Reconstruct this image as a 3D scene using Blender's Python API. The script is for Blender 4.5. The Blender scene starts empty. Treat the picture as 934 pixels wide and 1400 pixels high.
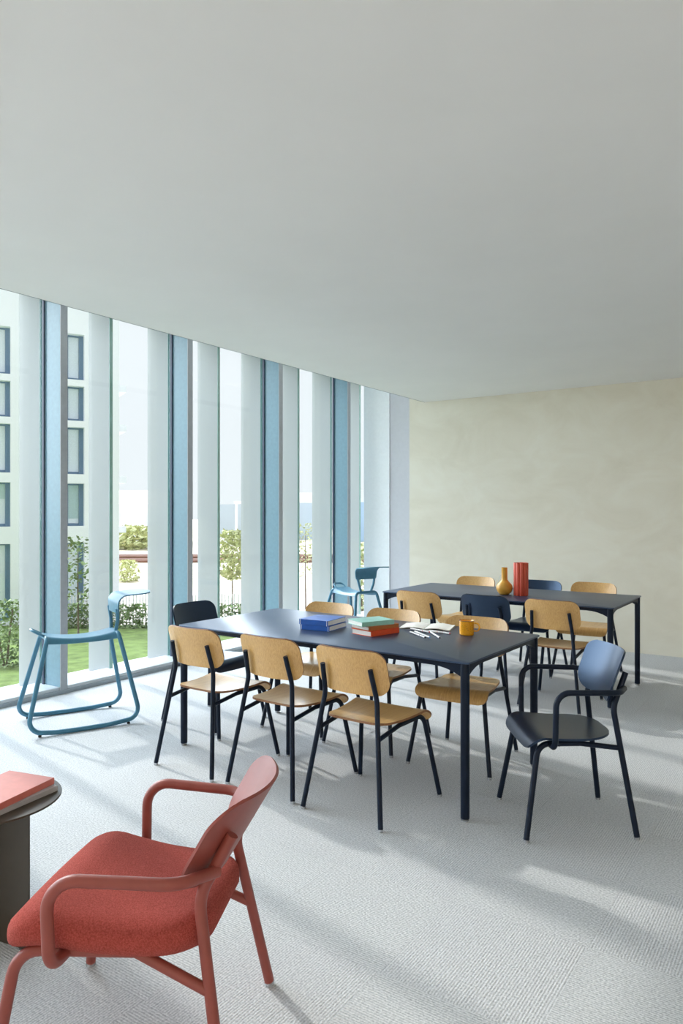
import bpy, bmesh, math, random
from mathutils import Vector, Matrix
R = math.radians
scene = bpy.context.scene
COL = scene.collection

# ------------------------------------------------------------------ camera, world, lights, exposure
CAM_H, YAW, FPX = 1.432, R(34.29), 987.1
cam_d = bpy.data.cameras.new('camera')
cam_d.sensor_fit = 'HORIZONTAL'; cam_d.sensor_width = 36.0; cam_d.lens = 36.0*FPX/934.0
cam_d.clip_end = 600
cam = bpy.data.objects.new('camera', cam_d); COL.objects.link(cam)
cam.location = (0, 0, CAM_H); cam.rotation_euler = (R(90), 0, YAW)
scene.camera = cam
scene.view_settings.view_transform = 'Standard'
scene.view_settings.look = 'None'
scene.view_settings.gamma = 1.0
scene.view_settings.use_curve_mapping = False
scene.view_settings.exposure = 0.75
scene.cycles.max_bounces = 10; scene.cycles.diffuse_bounces = 6; scene.cycles.transparent_max_bounces = 24

world = bpy.data.worlds.new('sky'); scene.world = world; world.use_nodes = True
wn = world.node_tree.nodes; wl = world.node_tree.links
bg = wn['Background']; bg.inputs['Color'].default_value = (0.90, 0.95, 1.0, 1); bg.inputs['Strength'].default_value = 0.62

sun_d = bpy.data.lights.new('sun', 'SUN'); sun_d.energy = 1.3; sun_d.angle = R(1.6); sun_d.color = (1.0, 0.95, 0.88)
sun = bpy.data.objects.new('sun', sun_d); COL.objects.link(sun)
SUN_EL = R(32)
sd = Vector((0.98*math.cos(SUN_EL), -0.19*math.cos(SUN_EL), -math.sin(SUN_EL)))
sun.rotation_euler = sd.to_track_quat('-Z', 'Y').to_euler(); sun.location = (-20, 8, 12)

def area(name, loc, target, sx, sy, power, color):
    d = bpy.data.lights.new(name, 'AREA'); d.shape = 'RECTANGLE'; d.size = sx; d.size_y = sy; d.energy = power; d.color = color
    o = bpy.data.objects.new(name, d); COL.objects.link(o); o.location = loc
    o.rotation_euler = (Vector(target)-Vector(loc)).to_track_quat('-Z', 'Y').to_euler()
    return o
area('rear_fill_light', (0.8, -3.0, 1.4), (-1.6, 4.5, 1.4), 6.0, 2.4, 60, (1.0, 0.86, 0.70))  # added warm fill behind the camera, before the closed rear wall
# added wide sun lamp, boosts the sky's soft light on the window side
glow_d = bpy.data.lights.new('sky_boost_sun', 'SUN'); glow_d.energy = 10.0; glow_d.angle = R(110); glow_d.color = (0.81, 0.90, 1.0)
glow = bpy.data.objects.new('sky_boost_sun', glow_d); COL.objects.link(glow); glow.location = (-20, 4, 14)
glow.rotation_euler = Vector((math.cos(R(32)), -0.1, -math.sin(R(32)))).to_track_quat('-Z', 'Y').to_euler()

# ------------------------------------------------------------------ materials
MATS = {}
def srgb(r, g, b):
    f = lambda c: (c/255)/12.92 if c/255 <= 0.04045 else (((c/255)+0.055)/1.055)**2.4
    return (f(r), f(g), f(b), 1)
class NB:
    def __init__(s, name):
        s.m = bpy.data.materials.new(name); s.m.use_nodes = True
        s.t = s.m.node_tree; s.t.nodes.clear()
        s.out = s.t.nodes.new('ShaderNodeOutputMaterial')
    def n(s, typ, **kw):
        nd = s.t.nodes.new(typ)
        for k, v in kw.items():
            if k.startswith('i_'):
                nd.inputs[k[2:].replace('_', ' ')].default_value = v
            else: setattr(nd, k, v)
        return nd
    def l(s, a, b): s.t.links.new(a, b)
    def coords(s, scale=(1, 1, 1), rot=(0, 0, 0), kind='Object'):
        tc = s.n('ShaderNodeTexCoord'); mp = s.n('ShaderNodeMapping')
        mp.inputs['Scale'].default_value = scale; mp.inputs['Rotation'].default_value = rot
        s.l(tc.outputs[kind], mp.inputs['Vector']); return mp.outputs['Vector']
    def ramp(s, fac, stops):
        r = s.n('ShaderNodeValToRGB'); e = r.color_ramp.elements
        while len(e) < len(stops): e.new(0.5)
        for el, (p, c) in zip(e, stops): el.position = p; el.color = c
        s.l(fac, r.inputs['Fac']); return r.outputs['Color']
    def bump(s, h, strength, dist):
        b = s.n('ShaderNodeBump'); b.inputs['Strength'].default_value = strength; b.inputs['Distance'].default_value = dist
        s.l(h, b.inputs['Height']); return b.outputs['Normal']
def M(name, col, rough=0.5, metallic=0.0, spec=0.5, var=0.06, nscale=30, bump=0.0, bscale=300, coat=0.0, sheen=0.0, cior=1.5, crough=0.3, tint=None):
    if name in MATS: return MATS[name]
    b = NB(name); p = b.n('ShaderNodeBsdfPrincipled')
    v = b.coords()
    nz = b.n('ShaderNodeTexNoise'); nz.inputs['Scale'].default_value = nscale; nz.inputs['Detail'].default_value = 3
    b.l(v, nz.inputs['Vector'])
    lo = tuple(c*(1-var) for c in col[:3])+(1,); hi = tuple(min(1, c*(1+var)) for c in col[:3])+(1,)
    b.l(b.ramp(nz.outputs['Fac'], [(0.3, lo), (0.7, hi)]), p.inputs['Base Color'])
    p.inputs['Roughness'].default_value = rough; p.inputs['Metallic'].default_value = metallic
    p.inputs['Specular IOR Level'].default_value = spec; p.inputs['Coat Weight'].default_value = coat; p.inputs['Coat IOR'].default_value = cior; p.inputs['Coat Roughness'].default_value = crough
    p.inputs['Sheen Weight'].default_value = sheen
    if tint: p.inputs['Specular Tint'].default_value = tint
    if bump:
        n2 = b.n('ShaderNodeTexNoise'); n2.inputs['Scale'].default_value = bscale; b.l(v, n2.inputs['Vector'])
        b.l(b.bump(n2.outputs['Fac'], bump, 0.002), p.inputs['Normal'])
    b.l(p.outputs[0], b.out.inputs[0]); MATS[name] = b.m
    return b.m
def wood(name, scale, tint=1.0):
    b = NB(name); p = b.n('ShaderNodeBsdfPrincipled'); v = b.coords(scale)
    n1 = b.n('ShaderNodeTexNoise'); n1.inputs['Scale'].default_value = 1; n1.inputs['Detail'].default_value = 6; n1.inputs['Distortion'].default_value = 0.2
    b.l(v, n1.inputs['Vector'])
    v2 = b.coords(tuple(c*4 for c in scale)); n2 = b.n('ShaderNodeTexNoise'); n2.inputs['Scale'].default_value = 1; n2.inputs['Detail'].default_value = 2
    b.l(v2, n2.inputs['Vector'])
    mx = b.n('ShaderNodeMix'); mx.data_type = 'FLOAT'; mx.inputs[0].default_value = 0.4
    b.l(n1.outputs['Fac'], mx.inputs[2]); b.l(n2.outputs['Fac'], mx.inputs[3])
    A = (0.51*tint, 0.27*tint, 0.085*tint, 1); B = (0.65*tint, 0.38*tint, 0.125*tint, 1); C_ = (0.73*tint, 0.455*tint, 0.17*tint, 1)
    b.l(b.ramp(mx.outputs[0], [(0.3, A), (0.52, B), (0.72, C_)]), p.inputs['Base Color'])
    p.inputs['Roughness'].default_value = 0.42; p.inputs['Coat Weight'].default_value = 0.5; p.inputs['Coat Roughness'].default_value = 0.25; p.inputs['Coat IOR'].default_value = 1.6
    b.l(b.bump(n2.outputs['Fac'], 0.08, 0.001), p.inputs['Normal'])
    b.l(p.outputs[0], b.out.inputs[0]); return b.m
OAK_BACK = wood('oak_veneer_vertical', (170, 170, 3.0))
OAK_SEAT = wood('oak_veneer_seat', (170, 3.0, 30))
PLY_EDGE = M('plywood_edge', (0.26, 0.12, 0.05, 1), 0.6, var=0.25, nscale=200)
NAVY = M('navy_powder_coat', (0.005, 0.012, 0.029, 1), 0.42, spec=0.22, bump=0.05, bscale=900)
NAVY_SHELL = M('navy_shell', (0.009, 0.016, 0.036, 1), 0.32, spec=0.9, tint=(0.45, 0.66, 1.0, 1))
NAVY_TOP = M('navy_table_top', (0.022, 0.036, 0.078, 1), 0.36, spec=1.0, var=0.04, tint=(0.5, 0.68, 1.0, 1))
BLUE = M('pale_blue_powder_coat', (0.055, 0.20, 0.31, 1), 0.42, spec=0.5)
RED_FRAME = M('red_ochre_powder_coat', (0.27, 0.060, 0.045, 1), 0.45, spec=0.45, bump=0.05, bscale=900)
GLIDE = M('clear_grey_glide', (0.55, 0.57, 0.6, 1), 0.15, metallic=0.6)
RUBBER = M('black_rubber', (0.02, 0.02, 0.022, 1), 0.7)
BRONZE = M('dark_bronze_metal', (0.050, 0.037, 0.024, 1), 0.42, spec=0.5)
WHITE_PAINT = M('white_ceiling_paint', (0.83, 0.815, 0.805, 1), 0.9, spec=0.2, var=0.015, nscale=2)
JAMB_WHITE = M('white_jamb_lit', (0.86, 0.90, 0.93, 1), 0.8, var=0.02)  # white jamb, the stronger light on it put into the colour
JAMB_GREY = M('lilac_grey_shade', (0.60, 0.61, 0.655, 1), 0.85, var=0.02)  # grey tone stands in for the differing light at the corner
SILL = M('pale_grey_sill', (0.62, 0.67, 0.72, 1), 0.4, var=0.03)
SILL_DK = M('grey_sill_edge', (0.32, 0.37, 0.42, 1), 0.5)
MULL = M('steel_blue_aluminium', (0.15, 0.275, 0.345, 1), 0.35, spec=0.5)
MULL_F = M('grey_aluminium_face', (0.36, 0.385, 0.42, 1), 0.35, spec=0.6)
GASKET = M('dark_gasket', (0.01, 0.03, 0.07, 1), 0.5)
SHADOWGAP = M('shadow_gap_strip', (0.12, 0.14, 0.15, 1), 0.6)  # shade of the ceiling edge gap, put into the colour

def fabric(name, c1, c2):
    b = NB(name); p = b.n('ShaderNodeBsdfPrincipled'); v = b.coords()
    n1 = b.n('ShaderNodeTexNoise'); n1.inputs['Scale'].default_value = 260; n1.inputs['Detail'].default_value = 4; b.l(v, n1.inputs['Vector'])
    vo = b.n('ShaderNodeTexVoronoi'); vo.inputs['Scale'].default_value = 420; b.l(v, vo.inputs['Vector'])
    b.l(b.ramp(n1.outputs['Fac'], [(0.35, c1), (0.65, c2)]), p.inputs['Base Color'])
    p.inputs['Roughness'].default_value = 0.95; p.inputs['Sheen Weight'].default_value = 0.08; p.inputs['Specular IOR Level'].default_value = 0.1
    p.inputs['Sheen Tint'].default_value = (1, 0.6, 0.5, 1)
    b.l(b.bump(vo.outputs['Distance'], 0.6, 0.003), p.inputs['Normal'])
    b.l(p.outputs[0], b.out.inputs[0]); return b.m
RED_FABRIC = fabric('red_wool_fabric', (0.29, 0.048, 0.038, 1), (0.45, 0.092, 0.075, 1))

def carpet():
    b = NB('grey_carpet_tiles'); p = b.n('ShaderNodeBsdfPrincipled')
    v = b.coords()
    fine = b.n('ShaderNodeTexNoise'); fine.inputs['Scale'].default_value = 130; fine.inputs['Detail'].default_value = 4; b.l(v, fine.inputs['Vector'])
    big = b.n('ShaderNodeTexNoise'); big.inputs['Scale'].default_value = 1.3; big.inputs['Detail'].default_value = 4; b.l(v, big.inputs['Vector'])
    ck = b.n('ShaderNodeTexChecker'); ck.inputs['Scale'].default_value = 2.0
    mp = b.n('ShaderNodeMapping'); mp.inputs['Location'].default_value = (0.17, 0.08, 0.25); b.l(v, mp.inputs['Vector']); b.l(mp.outputs[0], ck.inputs['Vector'])
    # loop rows: one direction in the even tiles, the other in the odd ones
    def wave(d):
        w = b.n('ShaderNodeTexWave'); w.bands_direction = d; w.inputs['Scale'].default_value = 34; w.inputs['Distortion'].default_value = 1.2
        w.inputs['Detail'].default_value = 2; w.inputs['Detail Scale'].default_value = 6; b.l(v, w.inputs['Vector']); return w.outputs['Fac']
    mw = b.n('ShaderNodeMix'); mw.data_type = 'FLOAT'; b.l(ck.outputs['Fac'], mw.inputs[0]); b.l(wave('X'), mw.inputs[2]); b.l(wave('Y'), mw.inputs[3])
    h = b.n('ShaderNodeMix'); h.data_type = 'FLOAT'; h.inputs[0].default_value = 0.8; b.l(mw.outputs[0], h.inputs[2]); b.l(fine.outputs['Fac'], h.inputs[3])
    c1 = b.ramp(h.outputs[0], [(0.3, (0.39, 0.41, 0.435, 1)), (0.5, (0.60, 0.615, 0.64, 1)), (0.7, (0.79, 0.80, 0.815, 1))])
    mxc = b.n('ShaderNodeMix'); mxc.data_type = 'RGBA'; mxc.blend_type = 'MULTIPLY'; mxc.inputs[0].default_value = 1.0
    b.l(c1, mxc.inputs[6]); b.l(b.ramp(big.outputs['Fac'], [(0.3, (0.93, 0.93, 0.93, 1)), (0.7, (1, 1, 1, 1))]), mxc.inputs[7])
    # thin seams between the 50 cm tiles
    br = b.n('ShaderNodeTexBrick'); br.offset = 0; br.inputs['Scale'].default_value = 1.0; br.inputs['Mortar Size'].default_value = 0.0022
    br.inputs['Brick Width'].default_value = 0.5; br.inputs['Row Height'].default_value = 0.5
    br.inputs['Color1'].default_value = (1, 1, 1, 1); br.inputs['Color2'].default_value = (0.97, 0.97, 0.975, 1); br.inputs['Mortar'].default_value = (0.93, 0.93, 0.935, 1)
    b.l(mp.outputs[0], br.inputs['Vector'])
    mx2 = b.n('ShaderNodeMix'); mx2.data_type = 'RGBA'; mx2.blend_type = 'MULTIPLY'; mx2.inputs[0].default_value = 1.0
    b.l(mxc.outputs[2], mx2.inputs[6]); b.l(br.outputs['Color'], mx2.inputs[7]); b.l(mx2.outputs[2], p.inputs['Base Color'])
    p.inputs['Roughness'].default_value = 0.95; p.inputs['Specular IOR Level'].default_value = 0.15
    b.l(b.bump(h.outputs[0], 0.5, 0.006), p.inputs['Normal']); b.l(p.outputs[0], b.out.inputs[0]); return b.m
CARPET = carpet()

def plaster(name, c1, c2, c3):
    b = NB(name); p = b.n('ShaderNodeBsdfPrincipled'); v = b.coords((1, 1, 1.6))
    n1 = b.n('ShaderNodeTexNoise'); n1.inputs['Scale'].default_value = 1.6; n1.inputs['Detail'].default_value = 8; n1.inputs['Roughness'].default_value = 0.62; n1.inputs['Distortion'].default_value = 0.7
    b.l(v, n1.inputs['Vector'])
    b.l(b.ramp(n1.outputs['Fac'], [(0.3, c1), (0.5, c2), (0.72, c3)]), p.inputs['Base Color'])
    p.inputs['Roughness'].default_value = 0.8; p.inputs['Specular IOR Level'].default_value = 0.25
    b.l(b.bump(n1.outputs['Fac'], 0.15, 0.01), p.inputs['Normal']); b.l(p.outputs[0], b.out.inputs[0]); return b.m
PLASTER = plaster('beige_limewash', (0.72, 0.675, 0.56, 1), (0.77, 0.73, 0.62, 1), (0.81, 0.785, 0.685, 1))

def pane_mat():
    b = NB('clear_window_glass'); tr = b.n('ShaderNodeBsdfTransparent'); tr.inputs['Color'].default_value = (0.975, 0.99, 0.985, 1)
    gl = b.n('ShaderNodeBsdfGlossy'); gl.inputs['Roughness'].default_value = 0.01
    lw = b.n('ShaderNodeLayerWeight'); lw.inputs['Blend'].default_value = 0.5
    pw = b.n('ShaderNodeMath', operation='POWER'); pw.inputs[1].default_value = 4; b.l(lw.outputs['Facing'], pw.inputs[0])
    fr = b.n('ShaderNodeMath', operation='MULTIPLY_ADD'); fr.inputs[1].default_value = 0.35; fr.inputs[2].default_value = 0.02; b.l(pw.outputs[0], fr.inputs[0])
    mx = b.n('ShaderNodeMixShader'); b.l(fr.outputs[0], mx.inputs[0]); b.l(tr.outputs[0], mx.inputs[1]); b.l(gl.outputs[0], mx.inputs[2])
    b.l(mx.outputs[0], b.out.inputs[0]); return b.m
PANE = pane_mat()
def frosted(name, col, dif, trl, gloss, clear):
    b = NB(name)
    d = b.n('ShaderNodeBsdfDiffuse'); d.inputs['Color'].default_value = col
    t = b.n('ShaderNodeBsdfTranslucent'); t.inputs['Color'].default_value = col
    g = b.n('ShaderNodeBsdfGlossy'); g.inputs['Roughness'].default_value = 0.3
    c = b.n('ShaderNodeBsdfTransparent'); c.inputs['Color'].default_value = col
    m1 = b.n('ShaderNodeMixShader'); m1.inputs[0].default_value = trl/(dif+trl); b.l(d.outputs[0], m1.inputs[1]); b.l(t.outputs[0], m1.inputs[2])
    m2 = b.n('ShaderNodeMixShader'); m2.inputs[0].default_value = clear; b.l(m1.outputs[0], m2.inputs[1]); b.l(c.outputs[0], m2.inputs[2])
    lw = b.n('ShaderNodeLayerWeight'); lw.inputs['Blend'].default_value = 0.5
    pw = b.n('ShaderNodeMath', operation='POWER'); pw.inputs[1].default_value = 3; b.l(lw.outputs['Facing'], pw.inputs[0])
    fr = b.n('ShaderNodeMath', operation='MULTIPLY_ADD'); fr.inputs[1].default_value = 0.10; fr.inputs[2].default_value = 0.02; b.l(pw.outputs[0], fr.inputs[0])
    m3 = b.n('ShaderNodeMixShader'); b.l(fr.outputs[0], m3.inputs[0]); b.l(m2.outputs[0], m3.inputs[1]); b.l(g.outputs[0], m3.inputs[2])
    b.l(m3.outputs[0], b.out.inputs[0]); return b.m
FIN = frosted('frosted_glass', (0.53, 0.55, 0.555, 1), 0.5, 0.5, 0.1, 0.3)
FIN_EDGE = M('green_glass_edge', (0.22, 0.36, 0.32, 1), 0.2, spec=0.6)

# ------------------------------------------------------------------ geometry helpers
def obj(name, bm, mat, parent=None, smooth=True, angle=40):
    me = bpy.data.meshes.new(name)
    bmesh.ops.recalc_face_normals(bm, faces=bm.faces)
    bm.to_mesh(me); bm.free()
    mats = mat if isinstance(mat, (list, tuple)) else [mat]
    for m in mats: me.materials.append(m)
    if smooth:
        me.polygons.foreach_set('use_smooth', [True]*len(me.polygons))
        me.set_sharp_from_angle(angle=R(angle))
    o = bpy.data.objects.new(name, me); COL.objects.link(o)
    if parent is not None: o.parent = parent
    return o
def thing(name, label, cat, loc=(0, 0, 0), rz=0.0, group=None):
    o = bpy.data.objects.new(name, None); COL.objects.link(o); o.empty_display_size = 0.1
    o.location = loc; o.rotation_euler = (0, 0, rz); o['label'] = label; o['category'] = cat
    if group: o['group'] = group
    return o
def tag(o, label, cat, group=None, kind=None):
    o['label'] = label; o['category'] = cat
    if group: o['group'] = group
    if kind: o['kind'] = kind
    return o
def struct(name, bm, mat, **kw):
    o = obj(name, bm, mat, **kw); o['kind'] = 'structure'; return o
def dup(root, loc, rz, label, group=None):
    r = root.copy(); COL.objects.link(r); r.location = loc; r.rotation_euler = (0, 0, rz); r['label'] = label
    if group: r['group'] = group
    for ch in list(root.children):
        c = ch.copy(); COL.objects.link(c); c.parent = r
        for g in list(ch.children):
            d = g.copy(); COL.objects.link(d); d.parent = c
    return r
def add_box(bm, x0, x1, y0, y1, z0, z1, mi=0, bevel=0.0):
    b2 = bmesh.new()
    vs = [b2.verts.new(p) for p in ((x0, y0, z0), (x1, y0, z0), (x1, y1, z0), (x0, y1, z0), (x0, y0, z1), (x1, y0, z1), (x1, y1, z1), (x0, y1, z1))]
    for f in ((0, 3, 2, 1), (4, 5, 6, 7), (0, 1, 5, 4), (1, 2, 6, 5), (2, 3, 7, 6), (3, 0, 4, 7)):
        b2.faces.new([vs[i] for i in f])
    if bevel: bmesh.ops.bevel(b2, geom=list(b2.edges), offset=bevel, segments=2, affect='EDGES', profile=0.5)
    merge(bm, b2, mi)
def merge(bm, b2, mi=0, mat=None):
    mp = {}
    for v in b2.verts: mp[v] = bm.verts.new(mat @ v.co if mat else v.co)
    for f in b2.faces:
        try: nf = bm.faces.new([mp[v] for v in f.verts]); nf.material_index = mi if mi else f.material_index
        except ValueError: pass
    b2.free()
def box(x0, x1, y0, y1, z0, z1, bevel=0.0):
    bm = bmesh.new(); add_box(bm, x0, x1, y0, y1, z0, z1, 0, bevel); return bm
def fillet(pts, rad, seg=6, closed=False):
    pts = [Vector(p) for p in pts]; n = len(pts); out = []
    rads = rad if isinstance(rad, (list, tuple)) else [rad]*n
    for i, p in enumerate(pts):
        if not closed and i in (0, n-1): out.append(p); continue
        a = pts[(i-1) % n]; c = pts[(i+1) % n]; r = rads[i]
        u = (a-p); w = (c-p); lu, lw = u.length, w.length; u.normalize(); w.normalize()
        ang = u.angle(w)
        if r <= 0 or ang > math.pi-0.02: out.append(p); continue
        t = min(r/math.tan(ang/2), lu*0.49, lw*0.49); r2 = t*math.tan(ang/2)
        bis = (u+w).normalized(); cen = p+bis*(r2/math.sin(ang/2))
        s0 = p+u*t-cen; s1 = p+w*t-cen; tot = s0.angle(s1); ax = s0.cross(s1).normalized()
        for k in range(seg+1): out.append(cen+Matrix.Rotation(tot*k/seg, 3, ax) @ s0)
    return out
def tube(bm, pts, r, seg=12, closed=False, radii=None, mi=0):
    P = [Vector(p) for p in pts]; n = len(P)
    T = []
    for i in range(n):
        if closed: t = P[(i+1) % n]-P[(i-1) % n]
        else: t = P[min(i+1, n-1)]-P[max(i-1, 0)]
        T.append(t.normalized())
    N = T[0].orthogonal().normalized(); rings = []
    for i in range(n):
        if i:
            q = T[i-1].rotation_difference(T[i]); N = (q @ N); N = (N-T[i]*N.dot(T[i])).normalized()
        B = T[i].cross(N); rr = radii[i] if radii else r
        # mitre correction so that the tube keeps its width in bends is negligible with filleted paths
        rings.append([bm.verts.new(P[i]+(N*math.cos(2*math.pi*k/seg)+B*math.sin(2*math.pi*k/seg))*rr) for k in range(seg)])
    m = n if closed else n-1
    off = 0
    if closed:  # find best twist offset for the closing ring
        best = 1e9
        for o in range(seg):
            dd = (rings[0][o].co-rings[-1][0].co).length
            if dd < best: best, off = dd, o
    for i in range(m):
        a = rings[i]; b = rings[(i+1) % n]; sh = off if (closed and i == n-1) else 0
        for k in range(seg):
            f = bm.faces.new((a[k], a[(k+1) % seg], b[(k+1+sh) % seg], b[(k+sh) % seg])); f.material_index = mi
    if not closed:
        for f in (bm.faces.new(rings[0][::-1]), bm.faces.new(rings[-1])): f.material_index = mi
def tubes(*specs):
    bm = bmesh.new()
    for s in specs: tube(bm, *s[:-1] if isinstance(s[-1], dict) else s, **(s[-1] if isinstance(s[-1], dict) else {}))
    return bm
def lathe(bm, prof, seg=32, loc=(0, 0, 0), mi=0, radial=None):
    rings = []
    for (r, z) in prof:
        if r < 1e-6: rings.append([bm.verts.new((loc[0], loc[1], loc[2]+z))])
        else:
            rings.append([bm.verts.new((loc[0]+r*(radial(k/seg) if radial else 1)*math.cos(2*math.pi*k/seg), loc[1]+r*(radial(k/seg) if radial else 1)*math.sin(2*math.pi*k/seg), loc[2]+z)) for k in range(seg)])
    for a, b in zip(rings, rings[1:]):
        for k in range(seg):
            k2 = (k+1) % seg
            if len(a) == 1 and len(b) == 1: continue
            if len(a) == 1: f = bm.faces.new((a[0], b[k2], b[k]))
            elif len(b) == 1: f = bm.faces.new((a[k], a[k2], b[0]))
            else: f = bm.faces.new((a[k], a[k2], b[k2], b[k]))
            f.material_index = mi
def halfwidth(t, L, w0, w1, r0, r1, bow0=0.0):
    """half width of a rounded trapezoid at arc length t of L; corner radii r0 (start) and r1 (end)"""
    w = w0+(w1-w0)*t/L
    if t < r0: d = r0-t; w -= r0-math.sqrt(max(0, r0*r0-d*d))
    if L-t < r1: d = r1-(L-t); w -= r1-math.sqrt(max(0, r1*r1-d*d))
    return max(w, 0.002)
def shell(surf, hw, L, thick, nv=26, nu=18, edge_mi=0, endbow=None):
    """sheet of constant thickness: surf(x, t) gives the mid point, hw(t) its half width"""
    bm = bmesh.new(); ts = []
    for j in range(nv+1):
        s = j/nv; ts.append(L*(0.5-0.5*math.cos(math.pi*s))*0.55+L*s*0.45)
    G = []
    for t in ts:
        row = []
        for i in range(nu+1):
            u = math.sin((i/nu-0.5)*math.pi)*0.5+(i/nu-0.5)*1.0; u = max(-1, min(1, u))
            x = u*hw(t); row.append(Vector(surf(x, t)))
        G.append(row)
    e = 1e-3
    def nrm(j, i):
        a = G[min(j+1, nv)][i]-G[max(j-1, 0)][i]; b = G[j][min(i+1, nu)]-G[j][max(i-1, 0)]
        n = b.cross(a); return n.normalized() if n.length > 1e-9 else Vector((0, 0, 1))
    top = [[bm.verts.new(G[j][i]+nrm(j, i)*thick/2) for i in range(nu+1)] for j in range(nv+1)]
    bot = [[bm.verts.new(G[j][i]-nrm(j, i)*thick/2) for i in range(nu+1)] for j in range(nv+1)]
    for j in range(nv):
        for i in range(nu):
            bm.faces.new((top[j][i], top[j][i+1], top[j+1][i+1], top[j+1][i]))
            bm.faces.new((bot[j][i], bot[j+1][i], bot[j+1][i+1], bot[j][i+1]))
    loop = [(0, i) for i in range(nu)]+[(j, nu) for j in range(nv)]+[(nv, i) for i in range(nu, 0, -1)]+[(j, 0) for j in range(nv, 0, -1)]
    for a, b in zip(loop, loop[1:]+loop[:1]):
        f = bm.faces.new((top[a[0]][a[1]], top[b[0]][b[1]], bot[b[0]][b[1]], bot[a[0]][a[1]])); f.material_index = edge_mi
    return bm
def prism(outline, z0, z1, bevel=0.0):
    bm = bmesh.new()
    vs = [bm.verts.new((x, y, z0)) for x, y in outline]; f = bm.faces.new(vs)
    r = bmesh.ops.extrude_face_region(bm, geom=[f]); vv = [g for g in r['geom'] if isinstance(g, bmesh.types.BMVert)]
    bmesh.ops.translate(bm, verts=vv, vec=(0, 0, z1-z0))
    if bevel:
        es = [e for e in bm.edges if abs(e.verts[0].co.z-e.verts[1].co.z) < 1e-6]
        bmesh.ops.bevel(bm, geom=es, offset=bevel, segments=2, affect='EDGES', profile=0.5)
    return bm
def rrect(hx, hy, r, n=6):
    out = []
    for cx, cy, a0 in ((hx-r, hy-r, 0), (-hx+r, hy-r, 90), (-hx+r, -hy+r, 180), (hx-r, -hy+r, 270)):
        for k in range(n+1):
            a = R(a0+90*k/n); out.append((cx+r*math.cos(a), cy+r*math.sin(a)))
    return out

# ------------------------------------------------------------------ the setting
XW, YB, CEIL = -5.23, 7.753, 2.754
struct('floor', box(-5.62, 4.0, -3.2, 9.3, -0.15, 0.0), CARPET, smooth=False)
struct('ceiling', box(-4.07, 4.0, -3.2, YB-0.0005, CEIL, CEIL+0.3), WHITE_PAINT, smooth=False)
struct('trim_1', box(-4.076, -4.0702, -3.2, YB-0.001, CEIL-0.001, CEIL+0.05), SHADOWGAP, smooth=False)     # thin dark strip standing in for the shadow gap along the ceiling edge
struct('roof_slab', box(-5.62, -4.0, -3.2, 9.3, 3.3, 3.45), WHITE_PAINT, smooth=False)
struct('wall_back', box(-4.283, 4.0, YB, YB+0.16, 0, 3.299), PLASTER, smooth=False)
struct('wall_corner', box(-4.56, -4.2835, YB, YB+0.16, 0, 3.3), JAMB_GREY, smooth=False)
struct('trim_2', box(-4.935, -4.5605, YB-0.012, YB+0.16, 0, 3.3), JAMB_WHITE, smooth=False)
struct('wall_rear', box(-5.2, 4.15, -3.35, -3.2, 0, CEIL+0.3), PLASTER, smooth=False)
struct('wall_right', box(4.0, 4.15, -3.2, 9.3, 0, CEIL+0.3), PLASTER, smooth=False)

# glazed wall: sill, mullions, panes and the frosted glass fins outside
bm = bmesh.new(); add_box(bm, XW-0.08, -5.03, -3.2, 9.3, 0.0, 0.055, 0, 0.004); add_box(bm, -5.035, -5.012, -3.2, 9.3, 0.0, 0.03, 1)
struct('windowsill', bm, [SILL, SILL_DK])
struct('window_head', box(XW-0.08, XW+0.08, -3.2, 9.3, 3.2, 3.3), MULL, smooth=False)
PER = 1.351
for k in range(-5, 5):
    y0 = 3.438+PER*k
    w = bpy.data.objects.new('window_%d' % (k+6), None); COL.objects.link(w); w['kind'] = 'structure'; w.location = (XW, y0, 0.055)
    def L(bm):   # to local
        bmesh.ops.translate(bm, verts=bm.verts, vec=(-XW, -y0, -0.055)); return bm
    ya = max(y0+0.0655, -3.2); yb_ = min(y0+PER, 9.3)
    if y0 > -3.2:
        bm = bmesh.new(); add_box(bm, XW+0.012, -5.022, y0, y0+0.0655, 0.0555, 3.2, 0); obj('mullion', L(bm), [MULL], w, smooth=False)
        obj('mullion_cap', L(box(-5.0225, -5.014, y0+0.001, y0+0.0645, 0.0, 3.2)), MULL_F, w, smooth=False)
        bm = bmesh.new(); add_box(bm, XW-0.01, XW+0.014, y0-0.014, y0-0.002, 0.0555, 3.2, 0); obj('gasket', L(bm), GASKET, w, smooth=False)
    if yb_ > ya:
        obj('pane', L(box(XW-0.006, XW+0.006, ya, yb_-0.03, 0.0555, 3.2)), PANE, w, smooth=False)
    for q in (0, 1):
        yf = y0+0.0+q*0.6755-0.012
        if yf < -3.2 or yf > 9.2: continue
        f = obj('glass_fin', L(box(-5.56, -5.275, yf, yf+0.034, -0.02, 3.3)), FIN, w, smooth=False)
        obj('fin_edge', L(box(-5.2745, -5.27, yf, yf+0.034, -0.02, 3.3)), FIN_EDGE, f, smooth=False)

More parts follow.
